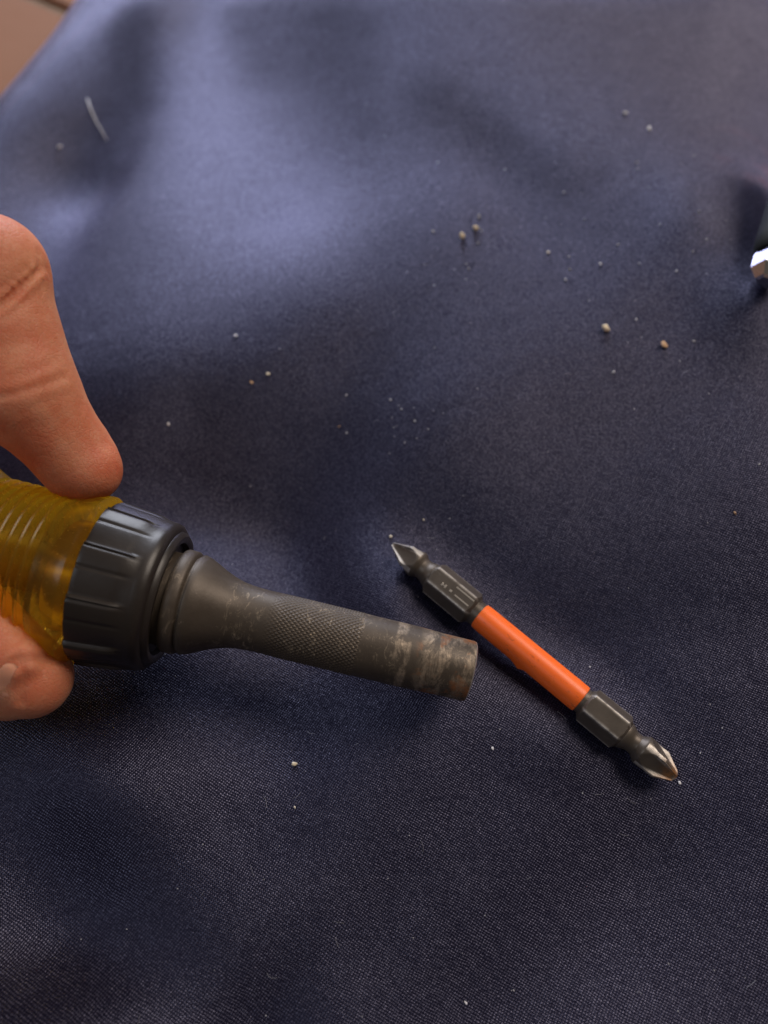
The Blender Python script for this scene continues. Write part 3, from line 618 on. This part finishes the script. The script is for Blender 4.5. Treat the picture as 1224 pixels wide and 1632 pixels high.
for pts, dep, wid in [([(-40, 520), (0, 488), (40, 452), (62, 432)], 1.3, 0.36), ([(62, 432), (70, 424), (76, 428)], 0.5, 0.5), ([(64, 400), (62, 425)], 0.2, 0.5), ([(-40, 640), (20, 628), (70, 612), (104, 600)], 0.28, 0.5),
                      ([(18, 1058), (40, 1051), (80, 1050), (108, 1056)], 0.5, 0.7), ([(-30, 1100), (0, 1083), (26, 1054)], 0.5, 0.7),
                      ([(30, 1046), (39, 1060), (39, 1085), (33, 1120)], 0.45, 0.5), ([(-20, 470), (15, 450), (45, 425)], 0.16, 0.5), ([(10, 505), (45, 478), (70, 455)], 0.14, 0.5), ([(30, 660), (70, 640), (110, 630)], 0.10, 0.6), ([(20, 600), (60, 588), (90, 575)], 0.10, 0.6), ([(60, 400), (72, 415), (80, 440)], 0.2, 0.45), ([(-30, 560), (30, 545), (60, 540)], 0.12, 1.2), ([(-20, 690), (50, 675)], 0.10, 1.2)]:
    h3 = [hit(*q) for q in pts]; h3 = [q for q in h3 if q is not None]
    if len(h3) > 1: CREASES.append((h3, dep, wid))
def sdf(p):
    d = sdf0(p)
    for pts, dep, wid in CREASES:
        q = poly_dist(p, pts); d = d+dep*np.exp(-(q/wid)**2)-0.12*dep*np.exp(-((q-wid*2.2)/wid)**2)
    return d
def surface_nets(fn, lo, hi, h):
    ax = [np.arange(lo[i], hi[i]+h, h) for i in range(3)]
    n = [len(a) for a in ax]; Fv = np.empty(n, np.float32)
    for i0 in range(0, n[0], 8):
        G = np.stack(np.meshgrid(ax[0][i0:i0+8], ax[1], ax[2], indexing='ij'), -1); Fv[i0:i0+8] = fn(G)
    S = Fv < 0
    cnt = np.zeros([k-1 for k in n], np.int8)
    for dx in (0, 1):
        for dy in (0, 1):
            for dz in (0, 1): cnt += S[dx:n[0]-1+dx, dy:n[1]-1+dy, dz:n[2]-1+dz]
    cell = (cnt > 0) & (cnt < 8); ids = -np.ones(cell.shape, np.int64); c = np.argwhere(cell); ids[cell] = np.arange(len(c))
    pos = np.zeros((len(c), 3)); wt = np.zeros(len(c)); off = [(x, y, z) for x in (0, 1) for y in (0, 1) for z in (0, 1)]
    for a in off:
        for k in range(3):
            if a[k] == 0:
                b = list(a); b[k] = 1
                fa = Fv[c[:, 0]+a[0], c[:, 1]+a[1], c[:, 2]+a[2]]; fb = Fv[c[:, 0]+b[0], c[:, 1]+b[1], c[:, 2]+b[2]]
                m = (fa < 0) != (fb < 0); t = np.where(m, fa/np.where(fa-fb == 0, 1, fa-fb), 0)
                q = np.array(a, float)[None].repeat(len(c), 0); q[:, k] += t; pos[m] += q[m]; wt[m] += 1
    pos = (c+pos/wt[:, None])*h+np.array(lo)
    quads = []
    for k in range(3):
        a0 = [slice(0, s) for s in n]; a1 = list(a0); a0[k] = slice(0, n[k]-1); a1[k] = slice(1, n[k])
        s0 = S[tuple(a0)]; s1 = S[tuple(a1)]; e = np.argwhere(s0 != s1); o1, o2 = (k+1) % 3, (k+2) % 3
        e = e[(e[:, o1] > 0) & (e[:, o2] > 0) & (e[:, o1] < n[o1]-1) & (e[:, o2] < n[o2]-1)]
        def g(d1, d2):
            q = e.copy(); q[:, o1] -= d1; q[:, o2] -= d2; return ids[q[:, 0], q[:, 1], q[:, 2]]
        Q = np.stack([g(1, 1), g(0, 1), g(0, 0), g(1, 0)], 1); fl = s1[e[:, 0], e[:, 1], e[:, 2]]; Q[fl] = Q[fl][:, ::-1]; quads.append(Q)
    Q = np.concatenate(quads)
    for _ in range(3):
        f = fn(pos); g = np.stack([fn(pos+np.eye(3)[k]*0.05)-f for k in range(3)], -1)/0.05
        pos = pos-(f/np.maximum((g*g).sum(-1), 0.2))[:, None]*g*0.8
    return pos, Q
allj = np.stack([I_MCP, I_PIP, I_DIP, I_TIP, T_TIP, T_IP, T_MCP, M_PIP, R_PIP, L_PIP, L_TIP, L_MCP, WR])
lo = allj.min(0)-24; hi = allj.max(0)+np.array([12, 24, 24])
V, Q = surface_nets(sdf, lo, hi, 0.62)
hand = link('hand', mesh_np('hand', V, Q), M_SKIN)
tag(hand, 'bare hand gripping the amber handle, forefinger bent over it and thumb below', 'hand')
# thumb nail: curved plate lying on the flesh
def nail(name, corners, mat, parent, lift=0.0):
    n, m = 22, 16; c = np.array(corners, float); Vs = []
    for i in range(n):
        for j in range(m):
            u = i/(n-1); v = j/(m-1)*2-1
            a, b_ = u*2-1, v                       # square to rounded square
            a2 = a*math.sqrt(1-b_*b_*0.38); b2 = b_*math.sqrt(1-a*a*0.38)
            u2 = (a2+1)/2; v2 = (b2+1)/2
            q = (c[0]*(1-u2)+c[1]*u2)*(1-v2)+(c[3]*(1-u2)+c[2]*u2)*v2
            hpt = hit(*q)
            if hpt is None: hpt = P(q[0], q[1], 10)
            edge = max(abs(a), abs(b_))
            Vs.append(hpt-ray(*q)*(lift+0.16*(1-edge**3)-0.16*(edge > .9)-0.10))
    V1 = np.array(Vs); V2 = V1+ray(*c.mean(0))*0.6; Vv = np.concatenate([V1, V2]); Fq = []; K = n*m
    for i in range(n-1):
        for j in range(m-1):
            a = i*m+j; Fq.append((a, a+1, a+m+1, a+m)); Fq.append((K+a, K+a+m, K+a+m+1, K+a+1))
    b = [i*m for i in range(n)]+[(n-1)*m+j for j in range(1, m)]+[i*m+m-1 for i in range(n-2, -1, -1)]+[j for j in range(m-2, 0, -1)]
    for q in range(len(b)): a, d = b[q], b[(q+1) % len(b)]; Fq.append((a, K+a, K+d, d))
    return link(name, mesh_np(name, Vv, Fq), mat, parent)
nail('thumbnail', [(-95, 1078), (36, 1046), (33, 1116), (-80, 1140)], M_NAIL, hand)
if os.environ.get('DBG'):
    print('hand verts', len(V), 'cloth z at thumb', Hs(T_TIP[0], T_TIP[1]), T_TIP)

# ------------------------------------------------------------------ black and chrome tool at the right edge
CZ = Pc(1200, 430)[2]+5.5
CA = P(1222, 442, CZ-1.5); CB = P(1302, 222, CZ+3.5)
ch = empty('nut_driver', frame(CA, CB))
tag(ch, 'black-handled tool with bright chrome nose, cut off by the right edge of the photo', 'tool')
V, F = lathe([(-1.5, 1.6), (-1.2, 2.4), (1.5, 4.2), (5, 4.4), (6, 4.3), (7, 3.6), (9, 3.6)], 6); add('nose', (V*0.82, F), M_CHROME, ch, 20)
V, F = lathe([(6.2, 3.5), (6.4, 4.4), (7.5, 5.0), (11, 5.4), (24, 6.0), (60, 8), (63, 7), (64, 3)], 48); add('grip', (V*0.82, F), M_BLK, ch, 40)

# ------------------------------------------------------------------ grains, lint, thread
def grain_mesh(name, r, seed, n=2):
    rnd = random.Random(seed); bm = bmesh.new(); bmesh.ops.create_icosphere(bm, subdivisions=n, radius=1.0)
    sx, sy, sz = rnd.uniform(.75, 1.15), rnd.uniform(.75, 1.25), rnd.uniform(.6, .9)
    cut = [(Vector((rnd.gauss(0, 1), rnd.gauss(0, 1), rnd.gauss(0, 1))).normalized(), rnd.uniform(.40, .75)) for _ in range(12)]
    for v in bm.verts:
        for nrm, k in cut:
            d = v.co.dot(nrm)
            if d > k: v.co -= nrm*(d-k)
        v.co = Vector((v.co.x*sx, v.co.y*sy, v.co.z*sz))*r*MM
    me = bpy.data.meshes.new(name); bm.to_mesh(me); bm.free(); return me
M_SAND = mat_simple('pale_sand', (0.82, 0.69, 0.50), 0.6, 0, 3000, 0.00002)
for nm in ('Subsurface Weight',): M_SAND.node_tree.nodes['Principled BSDF'].inputs[nm].default_value = 0.6
M_SAND.node_tree.nodes['Principled BSDF'].inputs['Subsurface Radius'].default_value = (0.001, 0.0009, 0.0007)
M_SAND.node_tree.nodes['Principled BSDF'].inputs['Subsurface Scale'].default_value = 1.0
M_TAN = mat_simple('tan_sand', (0.60, 0.37, 0.20), 0.65, 0, 3000, 0.00002)
M_WHITE = mat_simple('whitish_grit', (0.76, 0.75, 0.77), 0.5, 0, 3000, 0.00002)
GR = [(470, 1218, .62, M_SAND, 'oval cream sand grain standing alone below the middle of the screwdriver shaft'),
      (470, 1287, .33, M_SAND, 'tiny pale grain just below the oval cream grain'),
      (965, 524, .98, M_SAND, 'largest round tan grain, alone to the right above the bit'),
      (1057, 552, .85, M_TAN, 'irregular brown crumb right of the large round grain'),
      (737, 379, 1.1, M_SAND, 'lower-left grain of the blurred pale pair at upper middle'),
      (757, 366, .92, M_SAND, 'upper-right grain of the blurred pale pair at upper middle'),
      (873, 403, .50, M_SAND, 'pale blurred grain between the pale pair and the chrome nose'),
      (401, 610, .46, M_TAN, 'left grain of the two close together above the shaft'),
      (428, 597, .50, M_SAND, 'right yellowish grain of the two close together above the shaft'),
      (623, 856, .36, M_SAND, 'small cream grain touching the upper point of the bit'),
      (675, 829, .32, M_SAND, 'small cream grain above and right of the upper point of the bit'),
      (541, 680, .30, M_TAN, 'small brownish grain beside faint lint in the middle of the cloth'),
      (1171, 819, .38, M_TAN, 'small red-brown speck near the right edge, level with the collar'),
      (785, 1193, .34, M_WHITE, 'greyish speck below the orange sleeve of the bit'),
      (977, 594, .40, M_WHITE, 'whitish speck below the largest round grain'),
      (957, 422, .42, M_WHITE, 'pale speck left of the chrome nose and above the large grain'),
      (1034, 207, .75, M_WHITE, 'pale blurred speck near the top right, lower one of two'),
      (995, 183, .72, M_WHITE, 'pale blurred speck near the top right, upper one of two'),
      (95, 236, .75, M_WHITE, 'pale blurred speck under the thread at upper left'),
      (376, 536, .42, M_WHITE, 'faint speck under the large sheen, above the two close grains'),
      (269, 677, .42, M_WHITE, 'faint speck between the forefinger and the grain pair'),
      (1083, 1248, .30, M_WHITE, 'white speck at the lower point of the bit'),
      (742, 1598, .26, M_WHITE, 'white speck near the bottom edge'),
      (940, 1063, .2, M_WHITE, 'tiny speck just right of the orange sleeve')]
for k, (px, py, r, m, lab) in enumerate(GR):
    q = Pc(px, py); me = grain_mesh('sand_grain', r, k+3); o = link('sand_grain', me, m, smooth=False)
    o.location = (q[0]*MM, q[1]*MM, (Hs(q[0], q[1])+r*0.55)*MM); o.rotation_euler = (0, 0, random.uniform(0, 6)); tag(o, lab, 'grain', 'grains and specks scattered on the cloth')
# fine dust: one mesh
def dust(name, spots, mat, seed, label):
    rnd = random.Random(seed); bm = bmesh.new()
    for (px, py, r) in spots:
        v = ray(px, py); q = P(px, py, 0); z = Hs(q[0], q[1]); q = P(px, py, z); z = Hs(q[0], q[1])
        mt = Matrix.Translation(Vector((q[0], q[1], z+r*.4))*MM) @ Matrix.Rotation(rnd.uniform(0, 3), 4, 'Z') @ Matrix.Diagonal((rnd.uniform(.6, 1.8), 1, rnd.uniform(.4, .8), 1))
        bmesh.ops.create_icosphere(bm, subdivisions=1, radius=r*MM, matrix=mt)
    me = bpy.data.meshes.new(name); bm.to_mesh(me); bm.free(); o = link(name, me, mat, smooth=False); tag(o, label, 'dust', kind='stuff'); return o
rnd = random.Random(11); SP = []
for _ in range(34):
    x = rnd.uniform(640, 1220); y = rnd.triangular(150, 760, 380); SP.append((x, y, rnd.uniform(.08, .24)*(1.2 if y < 450 else .7)))
for (cxp, cyp, s_, n_) in [(640, 660, 46, 18), (850, 330, 60, 9), (745, 372, 16, 5), (725, 420, 40, 5), (1120, 420, 50, 8), (1080, 560, 80, 8), (720, 180, 80, 3)]:
    for _ in range(n_): SP.append((rnd.gauss(cxp, s_), rnd.gauss(cyp, s_*.6), rnd.choice((.07, .09, .12, .2))))
for _ in range(90):
    x = rnd.uniform(10, 1215); y = rnd.uniform(700, 1620); SP.append((x, y, rnd.uniform(.04, .12)))
SP = [s_ for s_ in SP if not (s_[0] < 250 and 300 < s_[1] < 1160) and s_[0] < 1222 and s_[1] > 30]
dust('dust', SP, mat_simple('grey_dust', (0.42, 0.42, 0.45), 0.7), 5, 'fine pale dust and lint scattered over the navy cloth')
# lint fibres: one mesh of short bent hairs
rnd = random.Random(21); LV = []; LF = []
for _ in range(46):
    px, py = rnd.uniform(180, 1215), rnd.uniform(120, 1620)
    if px < 260 and py < 1160: continue
    q = P(px, py, 0); z0 = Hs(q[0], q[1]); q = P(px, py, z0); a = rnd.uniform(0, 6.28); L_ = rnd.uniform(.5, 2.2); cv = rnd.uniform(-1.5, 1.5); pts = []
    x_, y_ = q[0], q[1]
    for k in range(6): pts.append(np.array([x_, y_, Hs(x_, y_)+.10+.12*math.sin(k/5*math.pi)])); x_ += math.cos(a)*L_/5; y_ += math.sin(a)*L_/5; a += cv/5
    rg_ = []
    for k, p3 in enumerate(pts):
        t = pts[min(k+1, 5)]-pts[max(k-1, 0)]; t /= np.linalg.norm(t); s_ = np.cross(t, zt); s_ /= np.linalg.norm(s_); u_ = np.cross(s_, t)
        rg_.append(np.stack([p3+.028*(math.cos(b_)*s_+math.sin(b_)*u_) for b_ in (0, 2.1, 4.2)]))
    V, F = loft(rg_); o0 = sum(len(v) for v in LV); LV.append(V); LF += [tuple(i+o0 for i in f) for f in F]
M_LINT = mat_simple('grey_lint', (0.30, 0.30, 0.34), 0.7)
li = link('lint', mesh_np('lint', np.concatenate(LV), LF), M_LINT); tag(li, 'fine grey lint hairs caught on the navy cloth', 'lint', kind='stuff')
# thread
pts = [(140, 160), (146, 178), (155, 198), (164, 212), (171, 226)]
c3 = []
for q in pts: p3 = Pc(*q); c3.append(np.array([p3[0], p3[1], Hs(p3[0], p3[1])+.5]))
rings = []
for i, p3 in enumerate(c3):
    t = c3[min(i+1, len(c3)-1)]-c3[max(i-1, 0)]; t /= np.linalg.norm(t); s_ = np.cross(t, zt); s_ /= np.linalg.norm(s_); u_ = np.cross(s_, t)
    r = [.17, .21, .17, .14, .10][i]; rings.append(np.stack([p3+r*(math.cos(a)*s_+math.sin(a)*u_) for a in np.arange(8)/8*2*math.pi]))
V, F = loft(rings); th = link('thread', mesh_np('thread', V, F), M_WHITE); tag(th, 'short curved pale thread on the dark fold near the tiled floor', 'thread')
